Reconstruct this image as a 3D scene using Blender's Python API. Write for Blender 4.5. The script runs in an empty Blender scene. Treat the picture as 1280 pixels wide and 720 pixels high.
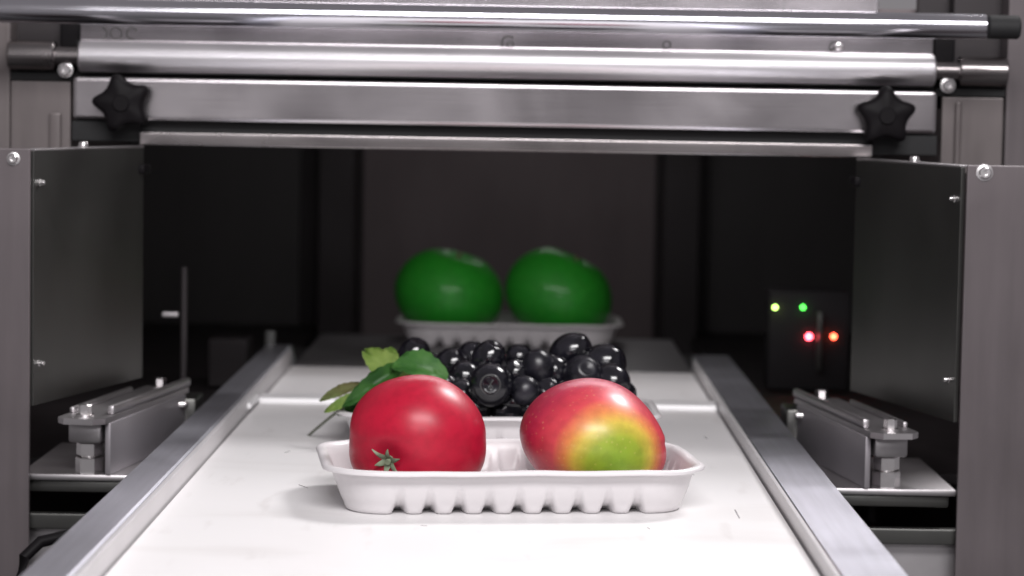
import bpy, bmesh, math, random
from mathutils import Vector, Matrix, noise
random.seed(7)
PI = math.pi
S = 0.01                      # everything below is written in centimetres; X right, Y away from the camera, Z up from the belt
C = bpy.context.scene.collection
scene = bpy.context.scene

# ------------------------------------------------------------------ camera
cd = bpy.data.cameras.new('camera')
cd.sensor_width = 36.0
cd.lens = 87.2
cd.clip_start = 0.05
cd.clip_end = 60
cd.dof.use_dof = True
cd.dof.focus_distance = 1.50
cd.dof.aperture_fstop = 8.0
cam = bpy.data.objects.new('camera', cd)
C.objects.link(cam)
cam.matrix_world = (Matrix.Translation((0.020, 0.0, 0.238)) @ Matrix.Rotation(math.radians(0.19), 4, 'Z')
                    @ Matrix.Rotation(math.radians(90 - 4.24), 4, 'X') @ Matrix.Rotation(math.radians(1.0), 4, 'Z'))
scene.camera = cam

# ------------------------------------------------------------------ room light and added fills
w = bpy.data.worlds.new('World'); scene.world = w; w.use_nodes = True
bg = w.node_tree.nodes['Background']
bg.inputs[0].default_value = (0.93, 0.88, 0.92, 1); bg.inputs[1].default_value = 0.24

def area(name, loc, target, sx, sy, power, col=(1, 1, 1)):
    l = bpy.data.lights.new(name, 'AREA'); l.shape = 'RECTANGLE'; l.size = sx; l.size_y = sy; l.energy = power; l.color = col
    o = bpy.data.objects.new(name, l); C.objects.link(o); o.location = loc
    o.rotation_euler = (Vector(target) - Vector(loc)).to_track_quat('-Z', 'Y').to_euler()
    return o
area('ceiling_lamp', (0.25, -0.30, 1.50), (0.0, 1.55, 0.0), 1.4, 0.50, 53, (1.0, 0.975, 0.985))
area('side_lamp', (0.95, 2.55, 1.50), (0.0, 1.45, 0.0), 0.46, 0.46, 33, (1.0, 0.975, 0.98))
area('front_fill', (0.0, -1.60, 1.10), (0.0, 2.0, 0.05), 1.5, 0.30, 14, (1.0, 0.98, 1.0))  # added low front fill, no window known; lifts the fruits inside the tunnel
area('rear_glint_fill', (0.07, 2.84, 0.300), (0.0, 2.45, 0.08), 0.16, 0.025, 0.07, (1.0, 0.98, 0.98))  # added behind the green fruits for their crescent glints; the back is closed
area('tunnel_fill', (0.0, 1.98, 0.295), (0.0, 2.62, 0.03), 0.45, 0.08, 0.88, (1.0, 0.96, 0.97))  # unseen fill added under the roof to brighten far tray, fruits and walls

vs = scene.view_settings
vs.view_transform = 'Standard'; vs.look = 'None'; vs.exposure = 0.0; vs.gamma = 1.0; vs.use_curve_mapping = False

# ------------------------------------------------------------------ materials
def new_mat(name):
    m = bpy.data.materials.new(name); m.use_nodes = True
    nt = m.node_tree; b = nt.nodes['Principled BSDF']
    return m, nt, b
def N(nt, t, **kw):
    n = nt.nodes.new(t)
    for k, v in kw.items():
        if k in n.inputs: n.inputs[k].default_value = v
        else: setattr(n, k, v)
    return n
def noise_tex(nt, scale, stretch=(1, 1, 1), detail=4.0, coord='Object', dist=0.0):
    tc = N(nt, 'ShaderNodeTexCoord'); mp = N(nt, 'ShaderNodeMapping'); mp.inputs['Scale'].default_value = stretch
    nz = N(nt, 'ShaderNodeTexNoise'); nz.inputs['Scale'].default_value = scale; nz.inputs['Detail'].default_value = detail
    nz.inputs['Distortion'].default_value = dist
    nt.links.new(tc.outputs[coord], mp.inputs[0]); nt.links.new(mp.outputs[0], nz.inputs['Vector'])
    return nz.outputs['Fac']
def ramp(nt, fac, stops):
    r = N(nt, 'ShaderNodeValToRGB')
    el = r.color_ramp.elements
    while len(el) < len(stops): el.new(0.5)
    for e, (p, c) in zip(el, stops):
        e.position = p; e.color = (*c, 1) if not isinstance(c, float) else (c, c, c, 1)
    nt.links.new(fac, r.inputs[0]); return r.outputs[0]
def bump(nt, b, fac, strength, dist=0.001):
    bp = N(nt, 'ShaderNodeBump'); bp.inputs['Strength'].default_value = strength; bp.inputs['Distance'].default_value = dist
    nt.links.new(fac, bp.inputs['Height']); nt.links.new(bp.outputs[0], b.inputs['Normal'])

def steel(name, col, rough, stretch=(1, 30, 30), scale=14, var=0.12, metallic=1.0, bstr=0.05, smudge=0.05):
    m, nt, b = new_mat(name)
    b.inputs['Metallic'].default_value = metallic
    grain = noise_tex(nt, scale, stretch, 5)
    big = noise_tex(nt, 9, (1, 1, 1), 5, dist=0.6)
    mx = N(nt, 'ShaderNodeMath', operation='ADD'); nt.links.new(grain, mx.inputs[0]); nt.links.new(big, mx.inputs[1])
    hv = N(nt, 'ShaderNodeMath', operation='MULTIPLY'); nt.links.new(mx.outputs[0], hv.inputs[0]); hv.inputs[1].default_value = 0.5
    lo = tuple(c * (1 - var) for c in col); hi = tuple(min(1, c * (1 + var)) for c in col)
    nt.links.new(ramp(nt, hv.outputs[0], [(0.3, lo), (0.7, hi)]), b.inputs['Base Color'])
    nt.links.new(ramp(nt, big, [(0.3, max(0.02, rough - smudge)), (0.7, rough + smudge)]), b.inputs['Roughness'])
    bump(nt, b, grain, bstr, 0.0005)
    return m

M = {}
M['chrome'] = steel('polished_steel', (0.66, 0.65, 0.70), 0.13, var=0.06, bstr=0.02, smudge=0.04)
M['roller'] = steel('brushed_roller_steel', (0.96, 0.93, 0.96), 0.37, (1, 40, 40), 10, 0.05, bstr=0.05, smudge=0.04)
M['beam'] = steel('brushed_beam_steel', (0.52, 0.49, 0.505), 0.22, (1, 30, 60), 12, 0.10)
M['lip'] = steel('worn_lip_steel', (0.27, 0.25, 0.25), 0.25, (1, 30, 60), 12, 0.15)
M['plate'] = steel('mounting_plate_steel', (0.50, 0.47, 0.49), 0.22, (1, 30, 30), 12, 0.1)
M['cheek'] = steel('cheek_plate_steel', (0.155, 0.134, 0.133), 0.42, (8, 8, 1), 9, 0.25, metallic=0.3)
M['post'] = steel('post_steel', (0.118, 0.101, 0.106), 0.44, (12, 12, 1), 9, 0.16, metallic=0.25)
M['dark'] = steel('dark_panel_steel', (0.11, 0.11, 0.105), 0.36, (4, 4, 1), 8, 0.1, metallic=0.85)
M['inner'] = steel('tunnel_wall_steel', (0.18, 0.15, 0.155), 0.55, (4, 4, 1), 6, 0.15, metallic=0.3)  # one even brownish tone for tunnel walls, roof and centre back panel
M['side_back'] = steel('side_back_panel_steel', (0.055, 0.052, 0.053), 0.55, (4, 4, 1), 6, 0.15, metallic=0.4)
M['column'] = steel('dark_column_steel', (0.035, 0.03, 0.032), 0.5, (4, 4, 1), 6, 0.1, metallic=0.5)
M['rail'] = steel('conveyor_rail_steel', (0.53, 0.53, 0.58), 0.44, (30, 1, 30), 9, 0.13, bstr=0.08)
M['bracket'] = steel('bracket_steel', (0.50, 0.48, 0.49), 0.42, (1, 1, 1), 12, 0.2)
M['bolt'] = steel('bolt_steel', (0.80, 0.78, 0.78), 0.25, (1, 1, 1), 30, 0.1)
M['bed'] = steel('bed_plate_steel', (0.34, 0.33, 0.34), 0.5, (1, 6, 1), 8, 0.08)

def plain(name, col, rough, metallic=0.0, scale=20, var=0.1, bstr=0.0, coat=0.0, spec=0.5):
    m, nt, b = new_mat(name)
    f = noise_tex(nt, scale, detail=6)
    nt.links.new(ramp(nt, f, [(0.3, tuple(c * (1 - var) for c in col)), (0.7, tuple(min(1, c * (1 + var)) for c in col))]), b.inputs['Base Color'])
    b.inputs['Roughness'].default_value = rough; b.inputs['Metallic'].default_value = metallic
    b.inputs['Coat Weight'].default_value = coat; b.inputs['Coat Roughness'].default_value = 0.08
    b.inputs['Specular IOR Level'].default_value = spec
    if bstr: bump(nt, b, f, bstr)
    return m
M['black'] = plain('black_plastic', (0.006, 0.005, 0.006), 0.55, bstr=0.1, spec=0.12)
M['flat_black'] = plain('black_gap', (0.008, 0.008, 0.009), 0.7)
M['floor'] = plain('machine_floor', (0.045, 0.043, 0.045), 0.5, scale=8, var=0.3)
M['tray'] = plain('white_tray_plastic', (0.665, 0.64, 0.65), 0.34, scale=30, var=0.02, bstr=0.02)
M['tray'].node_tree.nodes['Principled BSDF'].inputs['Subsurface Weight'].default_value = 0.15
M['tray'].node_tree.nodes['Principled BSDF'].inputs['Subsurface Radius'].default_value = (0.004, 0.004, 0.004)

def belt_mat():
    m, nt, b = new_mat('white_belt')
    a = noise_tex(nt, 5, (1, 1.8, 1), 5, dist=0.8); c = noise_tex(nt, 60, (1, 0.2, 1), 6)
    mx = N(nt, 'ShaderNodeMix', data_type='RGBA', blend_type='MULTIPLY'); mx.inputs['Factor'].default_value = 1.0
    nt.links.new(ramp(nt, a, [(0.30, (0.70, 0.68, 0.675)), (0.45, (0.775, 0.76, 0.76)), (0.8, (0.79, 0.775, 0.78))]), mx.inputs['A'])
    nt.links.new(ramp(nt, c, [(0.26, (0.90, 0.89, 0.885)), (0.38, (1, 1, 1))]), mx.inputs['B'])
    nt.links.new(mx.outputs['Result'], b.inputs['Base Color'])
    b.inputs['Roughness'].default_value = 0.42
    bump(nt, b, c, 0.04)
    return m
M['belt'] = belt_mat()
M['strip'] = plain('white_seam', (0.86, 0.85, 0.86), 0.3, var=0.02)

# ------------------------------------------------------------------ mesh helpers
def link_mesh(name, me, mat, parent=None):
    o = bpy.data.objects.new(name, me); C.objects.link(o)
    if mat is not None and not me.materials: me.materials.append(mat)
    if parent is not None: o.parent = parent
    return o
def finish(name, bm, mat, parent=None, smooth=None):
    for v in bm.verts: v.co *= S
    bmesh.ops.recalc_face_normals(bm, faces=bm.faces)
    me = bpy.data.meshes.new(name); bm.to_mesh(me); bm.free()
    if smooth:
        for p in me.polygons: p.use_smooth = True
        me.set_sharp_from_angle(angle=math.radians(smooth))
    return link_mesh(name, me, mat, parent)
def box(bm, x0, x1, y0, y1, z0, z1, bev=0.0, M4=None, seg=2):
    r = bmesh.ops.create_cube(bm, size=1.0)
    vs_ = r['verts']
    for v in vs_:
        v.co = Vector(((x0 + x1) / 2 + v.co.x * (x1 - x0), (y0 + y1) / 2 + v.co.y * (y1 - y0), (z0 + z1) / 2 + v.co.z * (z1 - z0)))
    if bev:
        es = list({e for v in vs_ for e in v.link_edges})
        r2 = bmesh.ops.bevel(bm, geom=es, offset=bev, segments=seg, affect='EDGES', profile=0.5)
        vs_ = list({v for f in r2['faces'] for v in f.verts} | {v for v in vs_ if v.is_valid})
    if M4 is not None:
        for v in vs_: v.co = M4 @ v.co
def cyl(bm, p0, p1, r, n=32, r2=None, bev=0.0):
    p0 = Vector(p0); p1 = Vector(p1); d = p1 - p0; L = d.length
    q = d.to_track_quat('Z', 'Y').to_matrix().to_4x4()
    mt = Matrix.Translation(p0) @ q
    r2 = r if r2 is None else r2
    prof = [(0, 0), (r - bev, 0), (r, bev), (r2, L - bev), (r2 - bev, L), (0, L)] if bev else [(0, 0), (r, 0), (r2, L), (0, L)]
    lathe(bm, prof, n, mt)
def lathe(bm, prof, n, mt=None, fn=None):
    mt = mt or Matrix.Identity(4)
    rings = []
    for (r, z) in prof:
        if r < 1e-6: rings.append([bm.verts.new(mt @ Vector((0, 0, z)))])
        else:
            ring = []
            for i in range(n):
                a = 2 * PI * i / n; k = fn(a, r, z) if fn else 1.0
                ring.append(bm.verts.new(mt @ Vector((r * k * math.cos(a), r * k * math.sin(a), z))))
            rings.append(ring)
    for a, b in zip(rings, rings[1:]):
        for i in range(n):
            j = (i + 1) % n
            if len(a) == 1 and len(b) == 1: continue
            if len(a) == 1: bm.faces.new((a[0], b[i], b[j]))
            elif len(b) == 1: bm.faces.new((a[i], a[j], b[0]))
            else: bm.faces.new((a[i], a[j], b[j], b[i]))
def tube(bm, pts, r, n=10, taper=None):
    pts = [Vector(p) for p in pts]
    rings = []
    for i, p in enumerate(pts):
        t = (pts[min(i + 1, len(pts) - 1)] - pts[max(i - 1, 0)]).normalized()
        u = t.cross(Vector((0.1, 0.2, 1))).normalized(); v = t.cross(u)
        rr = r if taper is None else r * (1 + (taper - 1) * i / (len(pts) - 1))
        rings.append([bm.verts.new(p + u * rr * math.cos(2 * PI * k / n) + v * rr * math.sin(2 * PI * k / n)) for k in range(n)])
    for a, b in zip(rings, rings[1:]):
        for k in range(n): bm.faces.new((a[k], a[(k + 1) % n], b[(k + 1) % n], b[k]))
    bm.faces.new(rings[0]); bm.faces.new(rings[-1])
def prism(bm, pts2, y0, y1, plane='XZ'):
    def V(p, t):
        return Vector((p[0], t, p[1])) if plane == 'XZ' else (Vector((p[0], p[1], t)) if plane == 'XY' else Vector((t, p[0], p[1])))
    a = [bm.verts.new(V(p, y0)) for p in pts2]; b = [bm.verts.new(V(p, y1)) for p in pts2]
    bm.faces.new(a); bm.faces.new(b)
    for i in range(len(a)): bm.faces.new((a[i], a[(i + 1) % len(a)], b[(i + 1) % len(a)], b[i]))
def thing(name, label, cat, loc=(0, 0, 0), rz=0.0, group=None, rot=None):
    o = bpy.data.objects.new(name, None); C.objects.link(o)
    o.empty_display_size = 0.02
    o.location = Vector(loc) * S; o.rotation_euler = rot if rot else (0, 0, rz)
    o['label'] = label; o['category'] = cat
    if group: o['group'] = group
    return o
def tag(o, label, cat, group=None):
    o['label'] = label; o['category'] = cat
    if group: o['group'] = group
    return o
def bx(name, mat, parent, *a, bev=0.06, M4=None, smooth=35):
    bm = bmesh.new(); box(bm, *a, bev=bev, M4=M4); o = finish(name, bm, M[mat], parent, smooth)
    if bev:
        wn = o.modifiers.new('weighted_normal', 'WEIGHTED_NORMAL'); wn.keep_sharp = True; wn.weight = 100
    return o
def cy(name, mat, parent, p0, p1, r, **k):
    bm = bmesh.new(); cyl(bm, p0, p1, r, **k); return finish(name, bm, M[mat], parent, 35)
def copy_tree(o, parent=None):
    c = o.copy(); C.objects.link(c); c.parent = parent
    for ch in list(o.children): copy_tree(ch, c)
    return c

# ------------------------------------------------------------------ floor under the machine
fl = bx('floor', 'floor', None, -120, 120, 40, 330, -27, -26, bev=0); fl['kind'] = 'structure'

# ------------------------------------------------------------------ conveyor
conv = thing('conveyor', 'white conveyor belt between two grey steel side rails running into the machine', 'conveyor', (0, 60, 0))
def cv(name, mat, *a, **k):
    o = bx(name, mat, None, *a, **k); o.parent = conv; o.location = (0, -0.60, 0); return o
cv('belt', 'belt', -18.45, 17.62, 60, 194.0, -1.0, 0.0, bev=0.03)
cv('belt', 'belt', -18.45, 17.62, 197.5, 222, -1.0, -0.05, bev=0.05)['label'] = 'far section of belt beyond the seam'
cv('seam_strip', 'strip', -18.58, 17.75, 194.05, 197.4, -1.0, 0.42, bev=0.30)
cv('dead_plate', 'bed', -18.5, 17.8, 222.3, 256, -1.2, -0.25, bev=0.05)
cv('under_frame', 'floor', -22.0, 22.0, 62, 254, -6, -1.6, bev=0.1)
for s in (-1, 1):
    bm = bmesh.new()
    if s < 0:
        prof = [(-21.4, -5), (-21.4, 1.15), (-21.27, 1.28), (-19.1, 1.28), (-18.97, 1.18), (-18.68, 0.15), (-18.62, -0.1), (-18.62, -5)]
    else:
        prof = [(17.95, -5), (17.95, 0.1), (17.98, 0.9), (18.08, 1.02), (21.3, 1.02), (21.4, 0.9), (21.4, -5)]
    prism(bm, prof, 62, 228)
    o = finish('side_rail', bm, M['rail'], None, 30); o.parent = conv; o.location = (0, -0.60, 0)
    o['label'] = 'left rail' if s < 0 else 'right rail'
M['lit_face'] = plain('pale_lit_face', (0.55, 0.53, 0.54), 0.35, scale=20, var=0.06)  # pale colour stands for belt light reflected on the rails' inner faces
cv('lit_face_strip', 'lit_face', -18.95, -18.60, 62, 224, -0.8, 1.20, bev=0.08)
cv('lit_face_strip', 'lit_face', 17.78, 18.05, 62, 224, -0.8, 0.95, bev=0.06)
# rail end upright, left
cv('end_stop', 'dark', -21.4, -20.5, 227.0, 228.4, 0.5, 2.6, bev=0.1)
cv('rail_clip', 'strip', -18.9, -18.3, 187.5, 193.5, 0.3, 0.75, bev=0.12)
# scratch / speck on the belt
bm = bmesh.new(); box(bm, 14.95, 15.03, 143.0, 146.0, 0.0, 0.02, bev=0)
o = finish('dark_speck', bm, M['bracket'], conv); o.location = (0, -0.60, 0)

for (x, y, l, a) in ((-11.2, 152, 1.4, 0.5), (-13.6, 167, 0.9, -0.3), (13.2, 160, 0.8, 0.9), (9.5, 139, 0.5, 0.2), (-3.2, 138.5, 0.4, 1.1), (15.6, 178, 1.3, 0.1)):
    bm = bmesh.new(); box(bm, -0.03, 0.03, -l / 2, l / 2, 0.0, 0.012, bev=0, M4=Matrix.Translation((x, y, 0)) @ Matrix.Rotation(a, 4, 'Z'))
    o = finish('scuff', bm, M['lip'], conv); o.location = (0, -0.60, 0)

# ------------------------------------------------------------------ cabinet (posts, side panels, inner walls)
cab = thing('machine_cabinet', 'dark steel machine housing with upright posts and angled side panels around the conveyor', 'machine', (0, 160, -26))
OFF = Vector((0, -1.60, 0.26))
def cb(name, mat, *a, parent=None, **k):
    o = bx(name, mat, None, *a, **k)
    if parent is None: o.parent = cab; o.location = OFF
    else: o.parent = parent
    return o
def screw(parent, p, nrm, r=0.42, hexhead=False, off=None, mat='bolt'):
    nrm = Vector(nrm).normalized(); bm = bmesh.new(); p = Vector(p)
    mt = Matrix.Translation(p) @ nrm.to_track_quat('Z', 'Y').to_matrix().to_4x4()
    n = 6 if hexhead else 20
    lathe(bm, [(r * 1.35, 0), (r * 1.35, 0.06), (r, 0.08), (r, 0.26), (r * 0.8, 0.38), (r * 0.45, 0.38), (r * 0.4, 0.18), (0, 0.18)], n, mt)
    o = finish('screw', bm, M[mat], parent, 30)
    if off is not None: o.location = off
    return o
# front flanges: folded steel post faces either side, tops at z = 20.3
cols = [(-38.8, -30.75), (31.55, 39.6)]
for i, (x0, x1) in enumerate(cols):
    o = cb('front_flange', 'post', x0, x1, 165, 165.4, -26, 20.3, bev=0.12)
    o['label'] = 'left flange' if i == 0 else 'right flange'
screw(cab, (-31.85, 165, 19.6), (0, -1, 0), 0.33, off=OFF)
screw(cab, (32.7, 165, 19.8), (0, -1, 0), 0.42, off=OFF)
# angled side panels
for s in (-1, 1):
    xn, xf = 31.0, 26.4
    L = math.hypot(xn - xf, 18.0); ang = math.atan2(xn - xf, 18.0)
    M4 = Matrix.Translation((s * xn + (0.25 if s < 0 else 0.4), 165.6, 0)) @ Matrix.Rotation(s * ang, 4, 'Z')
    o = cb('side_panel', 'dark', -0.15, 0.15, 0, L, 3.0, 20.1, bev=0.05, M4=M4)
    o['label'] = 'left panel' if s < 0 else 'right panel'
    o = cb('top_fold', 'bracket', -0.9 if s < 0 else -0.2, 0.2 if s < 0 else 0.9, 0.1, L - 0.1, 20.12, 20.25, bev=0.03, M4=M4)
    bm = bmesh.new(); box(bm, -0.55, 0.55, L - 0.9, L + 0.5, 18.2, 18.9, bev=0.15, M4=M4)
    o = finish('hinge', bm, M['black'], cab, 35); o.location = OFF
    for yy, zz in ((0.9, 18.0), (0.9, 5.8)):
        p = M4 @ Vector((-s * 0.15, yy, zz)); nn = M4.to_3x3() @ Vector((-s, 0, 0)); screw(cab, p, nn, 0.18, off=OFF)
    p = M4 @ Vector((s * 0.35, 9.0, 20.25)); screw(cab, p, (0, 0, 1), 0.35, off=OFF)
# tall corner post right, dark column left
cb('corner_post', 'post', 38.0, 45, 186, 192, -26, 44, bev=0.25)
cb('corner_post', 'cheek', -48, -36.4, 186, 192, -26, 44, bev=0.25)
# inside of the tunnel
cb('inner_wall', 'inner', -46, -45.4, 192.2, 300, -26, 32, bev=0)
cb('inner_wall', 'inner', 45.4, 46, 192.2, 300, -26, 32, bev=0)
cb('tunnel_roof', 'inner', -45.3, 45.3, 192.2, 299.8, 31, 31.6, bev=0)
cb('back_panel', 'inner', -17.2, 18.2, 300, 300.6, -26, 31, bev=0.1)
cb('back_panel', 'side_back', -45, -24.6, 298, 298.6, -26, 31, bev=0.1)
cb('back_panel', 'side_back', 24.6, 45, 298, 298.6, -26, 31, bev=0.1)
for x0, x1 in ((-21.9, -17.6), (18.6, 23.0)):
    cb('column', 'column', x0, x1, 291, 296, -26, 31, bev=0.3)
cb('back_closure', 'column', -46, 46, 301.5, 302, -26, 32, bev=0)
# slim guide rods and a switch bracket in the tunnel
o = cy('guide_post', 'column', None, (-25.2, 200, -8), (-25.2, 200, 10.2), 0.28); o.parent = cab; o.location = OFF
cb('latch', 'bracket', -27.0, -25.7, 200, 201.0, 6.1, 6.5, bev=0.1)
cb('junction_block', 'column', -27.0, -23.3, 230, 234, -3, 1.5, bev=0.2)
# lower dark frame bars beside the rails
for s in (-1, 1):
    cb('lower_bar', 'dark', min(s * 22.2, s * 33), max(s * 22.2, s * 33), 165.8, 166.6, -5.4, -4.3, bev=0.15)
    cb('lower_sheet', 'bracket', min(s * 22.2, s * 33), max(s * 22.2, s * 33), 167, 168, -26, -4.6, bev=0.1)
    cb('deck', 'column', min(s * 22.2, s * 45), max(s * 22.2, s * 45), 184, 298, -4, -3.2, bev=0.1)
bm = bmesh.new(); tube(bm, [(-30.4, 160, -14), (-30.4, 160, -8), (-30.1, 160.3, -6.3), (-29.2, 161, -5.4), (-27.5, 162, -5.1)], 0.4, 12)
o = finish('cable', bm, M['black'], cab, 40); o.location = OFF

# ------------------------------------------------------------------ levelling brackets, one each side
def bracket(s, label):
    t = thing('adjuster_bracket', label, 'bracket', (s * 27.5, 168, -1.4), 0, 'adjuster brackets beside the rails')
    base = Vector((s * 27.5, 168, -1.4))
    def at(name, fn, mat):
        bm = bmesh.new(); fn(bm)
        o = finish(name, bm, M[mat], t, 32); o.location = -base * S; return o
    # base plate with raised front edge
    at('base_plate', lambda bm: (box(bm, *sorted((s * 22.3, s * 31.6)), 165.7, 181, -2.05, -1.6, bev=0.12)), 'bracket')
    at('front_lip', lambda bm: (box(bm, *sorted((s * 22.6, s * 31.2)), 166.2, 167.0, -2.9, -2.1, bev=0.15)), 'dark')
    # arm: swept along from front (x=27.3) to back (x=24.4)
    a = Vector((s * 27.35, 164.2, 0)); b = Vector((s * 24.2, 184.0, 0)); d = (b - a); L = d.length
    rot = math.atan2(-d.x, d.y); M4 = Matrix.Translation(a) @ Matrix.Rotation(rot, 4, 'Z')
    def arm(bm):
        # plan outline with chamfered front
        pts = [(-1.65, 0.8), (-1.0, 0.0), (1.0, 0.0), (1.65, 0.8), (1.65, L), (-1.65, L)]
        prism(bm, pts, 1.95, 2.35, 'XY')
        for v in bm.verts: v.co = M4 @ v.co
    at('arm', arm, 'bracket')
    sx = -s
    at('arm_flange', lambda bm: box(bm, *sorted((sx * 1.15, sx * 1.65)), 2.6, L + 0.6, 2.36, 3.0, bev=0.15, M4=M4), 'bracket')
    at('arm_flange', lambda bm: box(bm, *sorted((-sx * 1.3, -sx * 1.65)), 3.0, L - 4.2, 2.36, 2.75, bev=0.12, M4=M4), 'bracket')
    at('side_plate', lambda bm: box(bm, *sorted((sx * 1.35, sx * 1.75)), 1.6, L - 1.0, -1.58, 1.94, bev=0.08, M4=M4), 'plateside')
    at('block', lambda bm: box(bm, -1.15, 1.15, 1.3, 3.5, 0.55, 1.93, bev=0.2, M4=M4), 'bracket')
    c = M4 @ Vector((0, 2.4, 0))
    at('stud', lambda bm: cyl(bm, (c.x, c.y, -1.58), (c.x, c.y, 0.6), 0.52, 24), 'bolt')
    def nut(bm):
        cyl(bm, (c.x, c.y, -1.59), (c.x, c.y, -0.5), 0.95, 6, bev=0.06)
        cyl(bm, (c.x, c.y, -0.4), (c.x, c.y, 0.5), 0.88, 6, bev=0.06)
    at('nut', nut, 'bolt')
    for yy in (1.6, L - 1.6):
        p = M4 @ Vector((-0.05, yy, 2.35))
        at('bolt_head', lambda bm: (cyl(bm, (p.x, p.y, 2.36), (p.x, p.y, 2.5), 0.62, 24), cyl(bm, (p.x, p.y, 2.5), (p.x, p.y, 3.15), 0.45, 6, bev=0.06)), 'bolt')
    at('rest_bar', lambda bm: box(bm, *sorted((s * 22.4, s * 24.6)), 181.0, 182.4, 1.2, 1.5, bev=0.08), 'bolt')
    at('rest_block', lambda bm: box(bm, *sorted((s * 21.9, s * 24.5)), 182.5, 187, -1.0, 1.6, bev=0.15), 'dark')
M['plateside'] = steel('side_plate_steel', (0.33, 0.31, 0.33), 0.5, (1, 1, 1), 12, 0.08, metallic=0.6)
bracket(-1, 'grey steel adjuster bracket with bolted arm left of the conveyor rail')
bracket(1, 'grey steel adjuster bracket with bolted arm right of the conveyor rail')

# ------------------------------------------------------------------ upper cross frame
fr = thing('cross_frame', 'brushed steel crossbeam frame with black knobs spanning above the conveyor', 'machine frame', (0, 185, 22))
FO = -Vector((0, 185, 22)) * S
def fx(name, mat, *a, **k):
    o = bx(name, mat, None, *a, **k); o.parent = fr; o.location = FO; return o
def fc(name, mat, p0, p1, r, **k):
    o = cy(name, mat, None, p0, p1, r, **k); o.parent = fr; o.location = FO; return o
fx('crossbeam', 'beam', -31.6, 32.8, 185, 188.5, 22.05, 25.35, bev=0.38)
fx('shadow_gap_strip', 'flat_black', -31.6, 32.8, 186.2, 190, 21.1, 22.04, bev=0)  # black strip standing in for the shadow gap under the beam
fx('lower_lip', 'lip', -26.5, 28.0, 184.6, 187.5, 20.3, 21.25, bev=0.1)
fx('lip_mount', 'flat_black', -31.7, -26.55, 185.4, 187.5, 20.5, 22.0, bev=0.1)
fx('lip_mount', 'flat_black', 28.05, 32.9, 185.4, 187.5, 20.5, 22.0, bev=0.1)
fx('spacer_bar', 'flat_black', -31.5, 32.7, 186.4, 190, 25.36, 28.0, bev=0)
fc('roller', 'roller', (-31.1, 185.4, 26.82), (32.5, 185.4, 26.82), 1.2, n=64, bev=0.12)
fx('mounting_plate', 'plate', -31.2, 32.5, 186.0, 187.5, 27.4, 29.6, bev=0.12)
fx('upper_plate', 'plate', -31.0, 29.0, 190.5, 191.2, 29.0, 38, bev=0.1)
fx('spacer_bar', 'flat_black', -31.2, 32.5, 188.2, 190, 28.0, 29.9, bev=0)
# rods and shafts
fc('guide_rod', 'chrome', (-35.6, 178.5, 29.9), (35.0, 178.5, 29.9), 0.92, n=64, bev=0.1)
for s, x0, x1 in ((-1, -31.2, -36.5), (1, 32.6, 38.0)):
    fc('shaft', 'lip', (x0, 186.0, 26.8), (x1, 186.0, 26.8), 0.75, n=32, bev=0.06)
    fc('collar', 'lip', (x0 + s * 1.8, 186.0, 26.8), (x1, 186.0, 26.8), 1.15, n=32, bev=0.12)
    fc('rod_socket', 'flat_black', (s * 35.05, 178.5, 29.9), (s * 37.4, 178.5, 29.9), 0.85, n=32, bev=0.15)
    fx('hanger_plate', 'column', *sorted((s * 32.0 , s * 37.9)), 190.6, 191.6, 24.0, 38, bev=0.1)
    fx('bearing_block', 'black', *sorted((x0 + s * 0.1, x0 + s * 1.7)), 187.0, 189.5, 25.6, 30.0, bev=0.2)
    fx('side_block', 'column', *sorted((x0 + s * 1.75, x0 + s * 5.5)), 188.5, 190.5, 25.6, 33.0, bev=0.2)
    fx('shelf', 'flat_black', *sorted((x0 + s * 0.2, x1)), 186.2, 190, 24.95, 25.55, bev=0.05)
    fx('cheek_plate', 'cheek', *sorted((x0 - s * -0.65, x1 - s * 0.15)), 185.8, 186.6, 19.2, 24.9, bev=0.12)
    p = (x0 + s * 1.0, 185.6, 25.75)
    o = screw(fr, p, (0, -1, 0), 0.42, off=FO)
# folded channel strip on the cheek plates
fx('cheek_fold', 'cheek', -33.4, -32.5, 185.3, 185.78, 19.4, 22.6, bev=0.2)
fx('cheek_fold', 'cheek', 34.2, 34.7, 185.4, 185.78, 19.4, 24.6, bev=0.2)
# five-lobed clamping knobs
def knob(x, z, rot):
    bm = bmesh.new(); n = 80; R = 1.85
    def rad(a, k): return R * k * (1 + 0.17 * math.cos(5 * a) + 0.03 * math.cos(10 * a))
    prof = [(0.0, -2.2), (0.75, -2.2), (0.92, -2.05), (1.0, -1.8), (1.0, -0.6), (0.9, -0.3), (0.45, -0.1), (0.45, 0.1)]
    rings = []
    for (k, y) in prof:
        rings.append([bm.verts.new((x + rad(2 * PI * i / n, k) * math.sin(2 * PI * i / n + rot), 185 + y, z + rad(2 * PI * i / n, k) * math.cos(2 * PI * i / n + rot))) for i in range(n)] if k else [bm.verts.new((x, 185 + y, z))])
    for a, b in zip(rings, rings[1:]):
        for i in range(n):
            j = (i + 1) % n
            if len(a) == 1: bm.faces.new((a[0], b[i], b[j]))
            else: bm.faces.new((a[i], a[j], b[j], b[i]))
    o = finish('knob', bm, M['black'], fr, 40); o.location = FO
    bm = bmesh.new(); cyl(bm, (x, 182.6, z), (x, 182.85, z), 0.62, 24, bev=0.06)
    c = finish('cap', bm, M['black'], o, 40)
    return o
knob(-27.6, 23.35, -0.25)
knob(28.75, 23.4, 0.0)
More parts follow.
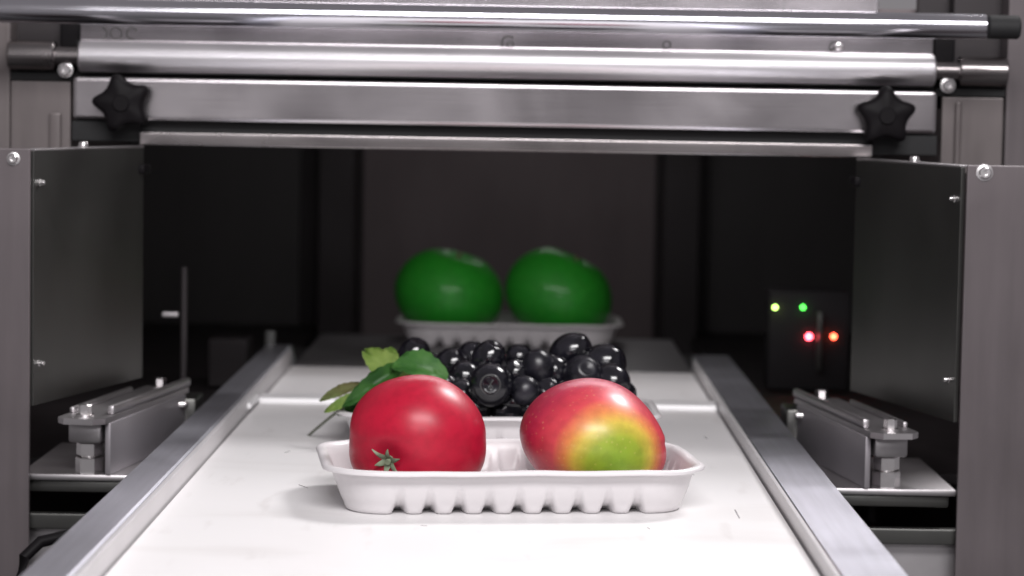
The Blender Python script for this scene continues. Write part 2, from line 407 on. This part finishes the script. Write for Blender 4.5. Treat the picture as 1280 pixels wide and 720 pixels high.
# faint engraved marks on the mounting plate (rings and strokes)
def ring(x, z, r, y=185.98, a0=0, a1=2 * PI, wdt=0.06):
    bm = bmesh.new()
    pts = [(x + r * math.cos(a0 + (a1 - a0) * i / 20), y, z + r * math.sin(a0 + (a1 - a0) * i / 20)) for i in range(21)]
    tube(bm, pts, wdt, 6); return bm
def mark(bm):
    o = finish('engraved_mark', bm, M['dark'], fr, 40); o.location = FO; return o
for x, a0, a1 in ((-29.6, -1.3, 1.3), (-28.5, 0, 2 * PI), (-27.3, 0.6, 5.2)):
    mark(ring(x, 28.55, 0.42, a0=a0, a1=a1))
mark(ring(0.8, 28.35, 0.5, a0=0.8, a1=5.6)); mark(ring(0.95, 28.2, 0.24))
mark(ring(12.6, 28.4, 0.28)); 
bm = ring(25.2, 28.45, 0.45, a0=0.3, a1=4.6); tube(bm, [(24.9, 185.98, 28.2), (25.6, 185.98, 28.75)], 0.09, 6); mark(bm)
screw(fr, (25.45, 185.95, 28.5), (0, -1, 0), 0.2, off=FO)

# ------------------------------------------------------------------ indicator unit with lit LEDs
def emis(name, col, st):
    m, nt, b = new_mat(name); b.inputs['Base Color'].default_value = (*col, 1)
    b.inputs['Emission Color'].default_value = (*col, 1); b.inputs['Emission Strength'].default_value = st; return m
M['sensor'] = plain('sensor_housing_plastic', (0.022, 0.020, 0.022), 0.65, spec=0.2)
M['led_g'] = emis('green_led', (0.10, 1.0, 0.10), 12); M['led_y'] = emis('yellow_green_led', (0.6, 1.0, 0.2), 14)
M['led_r'] = emis('red_led', (1.0, 0.07, 0.10), 30); M['led_o'] = emis('orange_red_led', (1.0, 0.09, 0.04), 26)
su = thing('sensor_unit', 'small dark sensor box with two green and two red lights lit', 'sensor', (28, 236, -3))
SO = -Vector((28, 236, -3)) * S
def sb(name, mat, bm):
    o = finish(name, bm, M[mat], su, 35); o.location = SO; return o
bm = bmesh.new(); box(bm, 25.8, 33.5, 236, 240, -3, 6.5, bev=0.2); sb('housing', 'sensor', bm)
bm = bmesh.new(); box(bm, 30.35, 30.75, 234.8, 235.9, -1, 4.6, bev=0.1); sb('bracket_rib', 'dark', bm)
for x, z, r, mt in ((26.35, 4.9, 0.13, 'led_y'), (29.0, 4.95, 0.12, 'led_g'), (29.65, 2.15, 0.21, 'led_r'), (32.0, 2.2, 0.17, 'led_o')):
    bm = bmesh.new(); lathe(bm, [(r * 1.2, 0), (r, 0.1), (r, 0.3), (r * 0.8, 0.5), (r * 0.4, 0.6), (0, 0.62)], 16, Matrix.Translation((x, 235.98, z)) @ Vector((0, -1, 0)).to_track_quat('Z', 'Y').to_matrix().to_4x4())
    sb('indicator_light', mt, bm)

# ------------------------------------------------------------------ trays
def make_tray_mesh(A=10.75, B=6.55, R=3.1, n=900):
    # base path: rounded rectangle at the wall top
    segs = []; sx, sy = A - R, B - R
    per = [2 * sx, PI * R / 2, 2 * sy, PI * R / 2] * 2; tot = sum(per)
    def path(s):
        s %= tot
        cs = [(-sx, -B, 1, 0), (sx, -sy, 0, 0), (A, -sy, 0, 1), (sx, sy, 0, 0), (sx, B, -1, 0), (-sx, sy, 0, 0), (-A, sy, 0, -1), (-sx, -sy, 0, 0)]
        for i, L in enumerate(per):
            if s <= L: break
            s -= L
        x, y, dx, dy = cs[i]
        if i % 2 == 0:
            return Vector((x + dx * s, y + dy * s)), Vector((dy, -dx))
        a = -PI / 2 + (i // 2) * PI / 2 + s / R
        nn = Vector((math.cos(a), math.sin(a))); return Vector((x, y)) + nn * R, nn
    # groove centres along the path
    gs = []
    st = 1.74
    acc = 0
    for i, L in enumerate(per):
        if i % 2 == 0:
            cnt = 9 if L > 12 else 4
            for k in range(cnt): gs.append(acc + L / 2 + (k - (cnt - 1) / 2) * st)
        acc += L
    def g(s):
        d = min(min(abs(s - c), tot - abs(s - c)) for c in gs)
        return d
    def gf(d, wd): return 1.0 / (1.0 + (d / wd) ** 6)
    # profile levels: (inset, z, groove depth, groove width)
    out = [(-0.62, 2.28, 0, .1), (-0.60, 2.18, 0, .1), (-0.1, 2.22, 0, .1), (0.03, 2.1, 0, .1), (0.12, 1.85, 0.0, .2), (0.22, 1.5, 0.0, .16), (0.33, 1.2, 0.05, .2),
           (0.44, 0.9, 0.13, .22), (0.55, 0.65, 0.26, .24), (0.64, 0.5, 0.45, .26), (0.70, 0.36, 0.85, .27), (0.76, 0.2, 1.35, .30), (0.84, 0.08, 1.6, .32), (0.95, 0.01, 1.7, .33), (1.15, 0.0, 1.6, .33)]
    inn = [(-0.55, 2.38, 0, .1), (-0.35, 2.43, 0, .1), (-0.05, 2.38, 0, .1), (0.12, 2.2, 0, .1), (0.28, 1.8, 0.0, .2), (0.40, 1.4, 0.1, .25), (0.55, 0.95, 0.22, .3),
           (0.66, 0.72, 0.4, .34), (0.80, 0.58, 0.8, .36), (0.93, 0.50, 1.3, .38), (1.05, 0.42, 1.6, .4), (1.4, 0.36, 1.6, .4), (3.1, 0.3, 0, .3)]
    prof = list(reversed([(i, z, d, w_) for i, z, d, w_ in out])) + inn
    pn = [path(tot * k / n) for k in range(n)]; gd = [g(tot * k / n) for k in range(n)]
    verts = []; faces = []
    for (ins, z, dep, wd) in prof:
        for k in range(n):
            p, nn = pn[k]; q = p - nn * (ins + dep * gf(gd[k], wd)); dn = noise.noise(Vector((q.x * 0.35, q.y * 0.35, 1.7))); verts.append((q.x * S, q.y * S, (z * (1 + 0.035 * dn)) * S))
    m_ = len(prof)
    for j in range(m_ - 1):
        for k in range(n):
            k2 = (k + 1) % n
            faces.append((j * n + k, j * n + k2, (j + 1) * n + k2, (j + 1) * n + k))
    faces.append(tuple(reversed(range(n)))); faces.append(tuple((m_ - 1) * n + k for k in range(n)))
    me = bpy.data.meshes.new('tray'); me.from_pydata(verts, [], faces); me.update()
    bm = bmesh.new(); bm.from_mesh(me); bmesh.ops.recalc_face_normals(bm, faces=bm.faces); bm.to_mesh(me); bm.free()
    for p in me.polygons: p.use_smooth = True
    me.set_sharp_from_angle(angle=math.radians(50))
    return me
tray_me = make_tray_mesh()
def tray(x, y, z, rz, label, zs=1.0):
    o = link_mesh('tray', tray_me, M['tray']); o.location = (x * S, y * S, z * S); o.rotation_euler = (0, 0, rz)
    o.scale = (1, 1, zs)
    return tag(o, label, 'tray', 'white ribbed plastic trays on the conveyor')
T1 = (1.4, 148.6, 0.02, math.radians(7.5))
tray(*T1, 'white ribbed plastic tray nearest the camera holding the tomato and mango', 1.12)
tray(0.6, 175.4, 0.02, math.radians(1.0), 'white ribbed plastic tray in the middle under the black grapes')
tray(1.0, 249.8, -0.2, math.radians(0.5), 'white ribbed plastic tray at the far end under two green fruits')

# ------------------------------------------------------------------ tomato
def uv_ball(name, mat, fn, nu=96, nv=64, parent=None):
    bm = bmesh.new(); rings = []
    for j in range(nv + 1):
        th = PI * j / nv
        if j in (0, nv): rings.append([bm.verts.new(fn(th, 0.0))]); continue
        rings.append([bm.verts.new(fn(th, 2 * PI * i / nu)) for i in range(nu)])
    for a, b in zip(rings, rings[1:]):
        for i in range(nu):
            j = (i + 1) % nu
            if len(a) == 1: bm.faces.new((a[0], b[i], b[j]))
            elif len(b) == 1: bm.faces.new((a[i], a[j], b[0]))
            else: bm.faces.new((a[i], a[j], b[j], b[i]))
    return finish(name, bm, mat, parent, 80)
def fruit_mat(name, stops, pole, wobble=0.25, rough=0.25, coat=0.3, crough=0.22, dots=0.0, sss=0.1, tex=18, spec=0.5, bstr=0.02):
    """colour by distance on the skin from a spot of the fruit (object space)"""
    m, nt, b = new_mat(name)
    tc = N(nt, 'ShaderNodeTexCoord')
    sub = N(nt, 'ShaderNodeVectorMath', operation='DISTANCE'); nt.links.new(tc.outputs['Object'], sub.inputs[0]); sub.inputs[1].default_value = tuple(c * S for c in pole)
    nz = noise_tex(nt, tex, detail=5, dist=0.4); nz2 = noise_tex(nt, 160, detail=4)
    ad = N(nt, 'ShaderNodeMath', operation='MULTIPLY_ADD'); nt.links.new(nz, ad.inputs[0]); ad.inputs[1].default_value = wobble * S * 4
    nt.links.new(sub.outputs['Value'], ad.inputs[2])
    mr = N(nt, 'ShaderNodeMapRange'); nt.links.new(ad.outputs[0], mr.inputs['Value']); mr.inputs['From Min'].default_value = 0.0; mr.inputs['From Max'].default_value = 0.10
    col = ramp(nt, mr.outputs['Result'], stops)
    if dots:
        vo = N(nt, 'ShaderNodeTexVoronoi'); vo.inputs['Scale'].default_value = 230; nt.links.new(tc.outputs['Object'], vo.inputs['Vector'])
        dm = N(nt, 'ShaderNodeMix', data_type='RGBA', blend_type='MIX'); nt.links.new(ramp(nt, vo.outputs['Distance'], [(0.10, dots), (0.22, 0.0)]), dm.inputs['Factor'])
        nt.links.new(col, dm.inputs['A']); dm.inputs['B'].default_value = (0.75, 0.55, 0.22, 1); col = dm.outputs['Result']
    mx = N(nt, 'ShaderNodeMix', data_type='RGBA', blend_type='MULTIPLY'); mx.inputs['Factor'].default_value = 1.0
    nt.links.new(col, mx.inputs['A']); nt.links.new(ramp(nt, nz2, [(0.35, (0.86, 0.86, 0.86)), (0.6, (1, 1, 1))]), mx.inputs['B'])
    nt.links.new(mx.outputs['Result'], b.inputs['Base Color'])
    b.inputs['Roughness'].default_value = rough; b.inputs['Coat Weight'].default_value = coat; b.inputs['Coat Roughness'].default_value = crough
    b.inputs['Subsurface Weight'].default_value = sss; b.inputs['Subsurface Radius'].default_value = (0.006, 0.002, 0.001)
    b.inputs['Specular IOR Level'].default_value = spec
    bump(nt, b, nz2, bstr)
    return m
M['tomato'] = fruit_mat('tomato_skin', [(0.0, (0.36, 0.008, 0.030)), (0.3, (0.44, 0.006, 0.030)), (1.0, (0.35, 0.006, 0.028))], (0, 0, 3.6), tex=22, rough=0.38, coat=0.08, spec=0.35)
M['calyx'] = plain('dry_green_calyx', (0.19, 0.23, 0.15), 0.6, scale=120, var=0.4)
# stem axis turned towards the camera, down and to the left
ax = Vector((-0.40, -0.86, -0.29)).normalized()
tq = ax.to_track_quat('Z', 'Y').to_euler()
TQ = ax.to_track_quat('Z', 'Y')
tom = thing('tomato', 'round pinkish red tomato with small green calyx in the near tray', 'tomato', (-4.02, 147.9, 3.9), rot=tq)
def tom_fn(th, ph):
    r = 4.12 * (1 + 0.012 * math.cos(5 * ph) * math.sin(th) ** 2)
    k = 1 - 0.10 * math.exp(-(th / 0.22) ** 2)
    v = Vector((r * math.sin(th) * math.cos(ph), r * math.sin(th) * math.sin(ph), 3.85 * math.cos(th) * k))
    wv = TQ @ v; wv.z *= 0.885; wv.x *= 1.005
    f = 1 + 0.36 * max(0.0, -wv.z / 3.65) ** 1.5; wv.x *= f; wv.y *= f
    return TQ.inverted() @ wv
uv_ball('skin', M['tomato'], tom_fn, parent=tom)
bm = bmesh.new()
cyl(bm, (0, 0, 3.25), (0.05, 0.0, 3.75), 0.18, 10, r2=0.13)
for k in range(6):
    a = k * 2 * PI / 6 + 0.3; L = random.uniform(0.55, 0.95); d = Vector((math.cos(a), math.sin(a), 0)); e = Vector((-d.y, d.x, 0))
    prev = None
    for i in range(6):
        t = i / 5; wdt = 0.17 * (1 - t) ** 0.7 + 0.01; c = d * (0.08 + L * t) + Vector((0, 0, 3.46 + 0.26 * math.sin(t * 2.2) + 0.05 * t))
        cur = [bm.verts.new(c + e * wdt), bm.verts.new(c + Vector((0, 0, 0.07))), bm.verts.new(c - e * wdt)]
        if prev:
            bm.faces.new((prev[0], prev[1], cur[1], cur[0])); bm.faces.new((prev[1], prev[2], cur[2], cur[1]))
        prev = cur
cx = finish('calyx', bm, M['calyx'], tom, 60); cx.location = (0, 0, -0.70 * S); cx.scale = (1.3, 1.3, 1.28)

# ------------------------------------------------------------------ mango
pole_m = Vector((1.3, -4.0, -0.85))
M['mango'] = fruit_mat('mango_skin', [(0.10, (0.22, 0.36, 0.02)), (0.215, (0.30, 0.38, 0.03)), (0.285, (0.62, 0.46, 0.06)), (0.345, (0.66, 0.22, 0.06)), (0.42, (0.60, 0.055, 0.07)), (0.58, (0.42, 0.012, 0.05)), (1.0, (0.22, 0.014, 0.045))],
                       pole_m, dots=0.16, wobble=0.22, tex=14, rough=0.42, coat=0.2, sss=0.12)
def mango_fn(th, ph):
    d = Vector((math.sin(th) * math.cos(ph), math.sin(th) * math.sin(ph), math.cos(th)))
    x, y, z = d.x * 4.42, d.y * 4.7, d.z * 3.45
    if d.z > 0 and d.x > 0: z *= 1 - 0.37 * d.x ** 3 * min(1, d.z * 4)
    # shoulder: summit left of middle, long slope to the right; tapering lower left
    z += 0.10 * math.exp(-((x + 0.6) / 2.0) ** 2) * max(0, d.z)
    x += 0.25 * max(0, -d.z) * max(0, -d.x) + (1.2 * (-d.z) * d.x if (d.x > 0 and d.z < 0) else 0)
    return Vector((x, y, z))
mg = uv_ball('mango', M['mango'], mango_fn)
mg.location = Vector((6.52, 149.2, 3.78)) * S; mg.rotation_euler = (0, math.radians(4), 0)
tag(mg, 'red mango with yellow and green patch facing forward in the near tray', 'mango')

# ------------------------------------------------------------------ green fruits
M['green'] = fruit_mat('green_fruit_skin', [(0.0, (0.03, 0.42, 0.03)), (0.5, (0.02, 0.38, 0.02)), (1.0, (0.016, 0.29, 0.018))], (0, 0, 5), dots=0.12, tex=16, rough=0.62, coat=0.30, crough=0.12, sss=0.05)
M['stem'] = plain('brown_stem', (0.16, 0.12, 0.06), 0.7)
def green(x, y, z, tilt, rz, sc, label):
    t = thing('green_fruit', label, 'fruit', (x, y, z), 0, 'round green fruits on the far tray')
    t.rotation_euler = (tilt[0], tilt[1], rz)
    def fn(th, ph):
        r = 5.45 * sc * (1 + 0.015 * math.cos(4 * ph) * math.sin(th))
        k = 1 - 0.30 * math.exp(-(th / 0.30) ** 2) - 0.12 * math.exp(-((PI - th) / 0.3) ** 2)
        return Vector((r * math.sin(th) * math.cos(ph), r * math.sin(th) * math.sin(ph), 4.62 * sc * math.cos(th) * k))
    uv_ball('skin', M['green'], fn, parent=t)
    bm = bmesh.new(); cyl(bm, (0, 0, 3.2 * sc), (0.15, 0.1, 4.3 * sc), 0.16, 10, r2=0.2); finish('stalk', bm, M['stem'], t, 40)
green(-5.2, 250.0, 4.6, (0.12, 0.20, 0), 0.2, 1.0, 'left round green fruit on the far tray with a bright rim on top')
green(5.9, 250.5, 4.6, (0.22, 0.36, 0), 0.5, 1.02, 'right round green fruit on the far tray, slightly duller on top')

# ------------------------------------------------------------------ black grapes
def grape_mat(name='black_grape_skin', r0=0.09, r1=0.22, coat=0.35, k=1.0):
    m, nt, b = new_mat(name)
    f = noise_tex(nt, 90, detail=4, dist=0.5)
    nt.links.new(ramp(nt, f, [(0.35, (0.004 * k, 0.004 * k, 0.006 * k)), (0.7, (0.012 * k, 0.011 * k, 0.017 * k))]), b.inputs['Base Color'])
    nt.links.new(ramp(nt, f, [(0.35, r0), (0.7, r1)]), b.inputs['Roughness'])
    b.inputs['Coat Weight'].default_value = coat; b.inputs['Coat Roughness'].default_value = 0.06
    return m
M['grape'] = grape_mat()
M['grape_bloom'] = grape_mat('bloomed_grape_skin', 0.26, 0.40, 0.0, 1.3)
gm_obj = None
def gfn(th, ph):
    k = 1 - 0.16 * math.exp(-(th / 0.34) ** 2) + 0.035 * math.exp(-((th - 0.50) / 0.13) ** 2)
    return Vector((math.sin(th) * math.cos(ph), math.sin(th) * math.sin(ph), math.cos(th) * k))
gb = thing('grape_bunch', 'heap of glossy black grapes filling the middle tray', 'grapes', (1.0, 175, 0.3))
def h_at(x, y): pass
# (x, z, y, radius, elongation, axis) in cm
def px(pxx, pyy, d):
    hor = 130 + (pxx - 640) * 0.0204
    return (2.0 + (pxx - 655) * d / 3100.0, d, 23.8 - (pyy - hor) * d / 3100.0)
G = [  # measured: image column, row, distance, radius, length factor, axis
    (523, 446, 179, 1.15, 1.2, (0.3, -0.3, 1)), (570, 458, 176, 1.2, 1.15, (0.6, -0.4, 0.6)), (545, 462, 178, 1.1, 1.1, (-0.4, -0.6, 0.7)),
    (590, 474, 173, 1.15, 1.15, (-0.7, -0.3, 0.5)), (616, 452, 174, 1.2, 1.25, (0.4, -0.3, 0.9)), (620, 482, 169.8, 1.45, 1.0, (0.0, -1, 0.12)),
    (651, 468, 172, 0.95, 1.0, (0.3, -0.5, 0.8)), (680, 460, 172, 1.05, 1.2, (-0.3, -0.1, 1)), (663, 489, 170, 0.95, 1.05, (0.4, 0.2, 0.9)),
    (720, 441, 176, 1.3, 1.2, (0.9, -0.2, 0.5)), (762, 455, 175, 1.35, 1.15, (0.9, -0.3, 0.2)), (772, 478, 172, 1.2, 1.1, (0.5, -0.6, -0.3)),
    (583, 500, 170, 1.2, 1.0, (-0.5, -0.7, 0.3)), (648, 508, 169.3, 1.1, 1.1, (0.7, -0.7, 0.1)), (602, 515, 169.6, 1.1, 1.0, (-0.2, -0.9, -0.2)),
    (700, 468, 173, 1.2, 1.1, (-0.4, -0.5, 0.6)), (735, 470, 172, 1.3, 1.1, (0.2, -0.7, 0.4)), (560, 490, 172, 1.2, 1.1, (0.2, -0.7, 0.5)),
    (690, 498, 170, 1.2, 1.1, (0.2, -0.7, 0.5)), (720, 500, 170.5, 1.25, 1.1, (0.5, -0.7, 0.1)), (755, 500, 170.5, 1.2, 1.0, (0.5, -0.7, 0.1)),
    (530, 480, 173, 1.2, 1.05, (0.1, -0.6, 0.6)), (505, 500, 173, 1.15, 1.05, (-0.5, -0.6, 0.6)), (625, 470, 176, 1.2, 1.0, (0, 0, 1)),
    (655, 448, 179, 1.0, 1.0, (0, 0.3, 1)), (597, 446, 180, 1.1, 1.0, (0, 0.3, 1)), (785, 495, 172.5, 1.0, 1.0, (1, -0.3, 0)),
    (560, 475, 180, 1.2, 1.0, (0, 0.5, 1)), (700, 470, 180, 1.3, 1.0, (0, 0.5, 1)), (745, 480, 180, 1.3, 1.0, (0, 0.5, 1)), (640, 520, 169.2, 1.0, 1.0, (0.2, -0.9, 0)),
    (670, 516, 169.4, 1.05, 1.0, (0.3, -0.8, 0.1)), (575, 522, 169.5, 1.0, 1.0, (-0.3, -0.8, 0.1)),
]
gmesh = None
for i, (gx, gy, d, r, el, axv) in enumerate(G):
    r *= 1.06
    X, Y, Z = px(gx, gy, d)
    if Z - r < 2.7: Y = max(Y, 170.0 + r)
    if gmesh is None:
        o = uv_ball('grape', M['grape'], gfn, 40, 28, gb); gmesh = o.data; gm2 = gmesh.copy(); gm2.materials[0] = M['grape_bloom']
    else:
        o = bpy.data.objects.new('grape', gm2 if i in (7, 8, 16, 0) else gmesh); C.objects.link(o); o.parent = gb
    o.location = (Vector((X, Y, max(Z, 0.3 + r))) - Vector((1.0, 175, 0.3))) * S
    o.rotation_mode = 'QUATERNION'; o.rotation_quaternion = Vector(axv).normalized().to_track_quat('Z', 'Y')
    o.scale = (r, r, r * el)
    if i == 5: o['label'] = 'grape with a round stem scar facing forward'
M['scar'] = plain('grape_stem_scar', (0.07, 0.07, 0.07), 0.25, scale=150, var=0.4)
X, Y, Z = px(620, 482, 169.8)
for (dx, dy_, dz, rr, tr) in ((0.0, -1.44, 0.18, 0.68, 0.05),):
    bm = bmesh.new(); c = Vector((X + dx - 1.0, Y + dy_ - 175, Z + dz - 0.3))
    tube(bm, [c + Vector((rr * math.cos(a), 0.04, rr * math.sin(a))) for a in [2 * PI * k / 24 for k in range(25)]], tr, 8)
    tube(bm, [c + Vector((-0.05, 0.05, -0.32)), c + Vector((0.02, -0.05, 0.1)), c + Vector((0.16, 0.04, 0.3))], 0.06, 8)
    finish('stem_scar', bm, M['scar'], gb, 60)

# ------------------------------------------------------------------ leafy sprig
def leaf_mat(name, c1, c2):
    m, nt, b = new_mat(name)
    f = noise_tex(nt, 45, detail=6, dist=1.2)
    nt.links.new(ramp(nt, f, [(0.3, c1), (0.7, c2)]), b.inputs['Base Color'])
    b.inputs['Roughness'].default_value = 0.42
    b.inputs['Transmission Weight'].default_value = 0.0
    b.inputs['Subsurface Weight'].default_value = 0.12; b.inputs['Subsurface Radius'].default_value = (0.002, 0.004, 0.001)
    bump(nt, b, f, 0.4, 0.0008)
    return m
M['leaf_y'] = leaf_mat('yellow_green_leaf', (0.17, 0.31, 0.05), (0.42, 0.55, 0.16))
M['leaf_g'] = leaf_mat('fresh_green_leaf', (0.05, 0.20, 0.035), (0.15, 0.36, 0.09))
M['leaf_d'] = leaf_mat('dark_green_leaf', (0.012, 0.075, 0.012), (0.06, 0.20, 0.035))
M['leaf_b'] = leaf_mat('browning_leaf', (0.16, 0.13, 0.05), (0.34, 0.46, 0.17))
M['twig'] = plain('grey_green_stalk', (0.13, 0.14, 0.11), 0.6)
sp = thing('leafy_sprig', 'green leafy sprig with thin stalk hanging over left edge of the grape tray', 'leaf sprig', px(455, 500, 171))
SPO = Vector(px(455, 500, 171))
def leaf(base, tip, nrm, wid, mat, curl=0.25, serr=0.06, seed=0):
    base, tip = Vector(base), Vector(tip); ax_ = tip - base; L = ax_.length; t = ax_.normalized(); n_ = Vector(nrm); n_ = (n_ - t * n_.dot(t)).normalized(); e = t.cross(n_)
    rnd = random.Random(seed); bm = bmesh.new(); nu, nv = 15, 9; grid = []
    for i in range(nu + 1):
        u = i / nu; w_ = wid * (math.sin(PI * min(1, u * 0.96 + 0.03)) ** 0.62) * (1 - 0.35 * u) * (1 + serr * (1 if i % 2 else -1)); row = []
        for j in range(nv):
            v = (j / (nv - 1)) * 2 - 1
            h = curl * L * (math.sin(PI * u) * 0.4) + abs(v) * wid * 0.35 - 0.25 * wid * v * v * math.sin(u * 5 + seed) + 0.07 * wid * math.cos(j * 2.9 + i * 1.3)
            row.append(bm.verts.new(base + t * (L * u) + e * (v * w_) + n_ * h))
        grid.append(row)
    for i in range(nu):
        for j in range(nv - 1): bm.faces.new((grid[i][j], grid[i][j + 1], grid[i + 1][j + 1], grid[i + 1][j]))
    bmesh.ops.solidify(bm, geom=bm.faces[:], thickness=0.035)
    o = finish('leaf', bm, M[mat], sp, 70); o.location = -SPO * S; return o
leaf(px(518, 482, 171), px(462, 440, 173), (-0.3, -0.9, 0.45), 1.15, 'leaf_y', seed=1)
leaf(px(566, 474, 169.5), px(494, 460, 170.5), (0.0, -0.85, 0.6), 1.25, 'leaf_g', curl=0.45, seed=2)
leaf(px(512, 456, 171), px(434, 510, 169.8), (-0.25, -0.95, 0.1), 0.85, 'leaf_d', seed=3)
leaf(px(505, 478, 172.4), px(428, 520, 172), (-0.2, -0.9, 0.1), 1.0, 'leaf_d', seed=4)
leaf(px(462, 482, 170.6), px(407, 503, 172), (0.0, -0.9, 0.5), 0.5, 'leaf_b', curl=0.4, seed=5)
leaf(px(460, 490, 170.4), px(412, 516, 171), (0.1, -1, 0.2), 0.45, 'leaf_y', curl=0.35, seed=6)
leaf(px(500, 462, 172.6), px(486, 438, 174), (0.0, -1, 0.3), 0.8, 'leaf_y', seed=8)
bm = bmesh.new()
tube(bm, [px(520, 470, 171.5), px(480, 482, 171), px(450, 494, 170.7), px(437, 508, 171), px(418, 523, 172.3), px(398, 540, 174.5), (Vector(px(381, 555, 177)) * 1.0)], 0.13, 8, taper=0.7)
o = finish('stalk', bm, M['twig'], sp, 60); o.location = -SPO * S
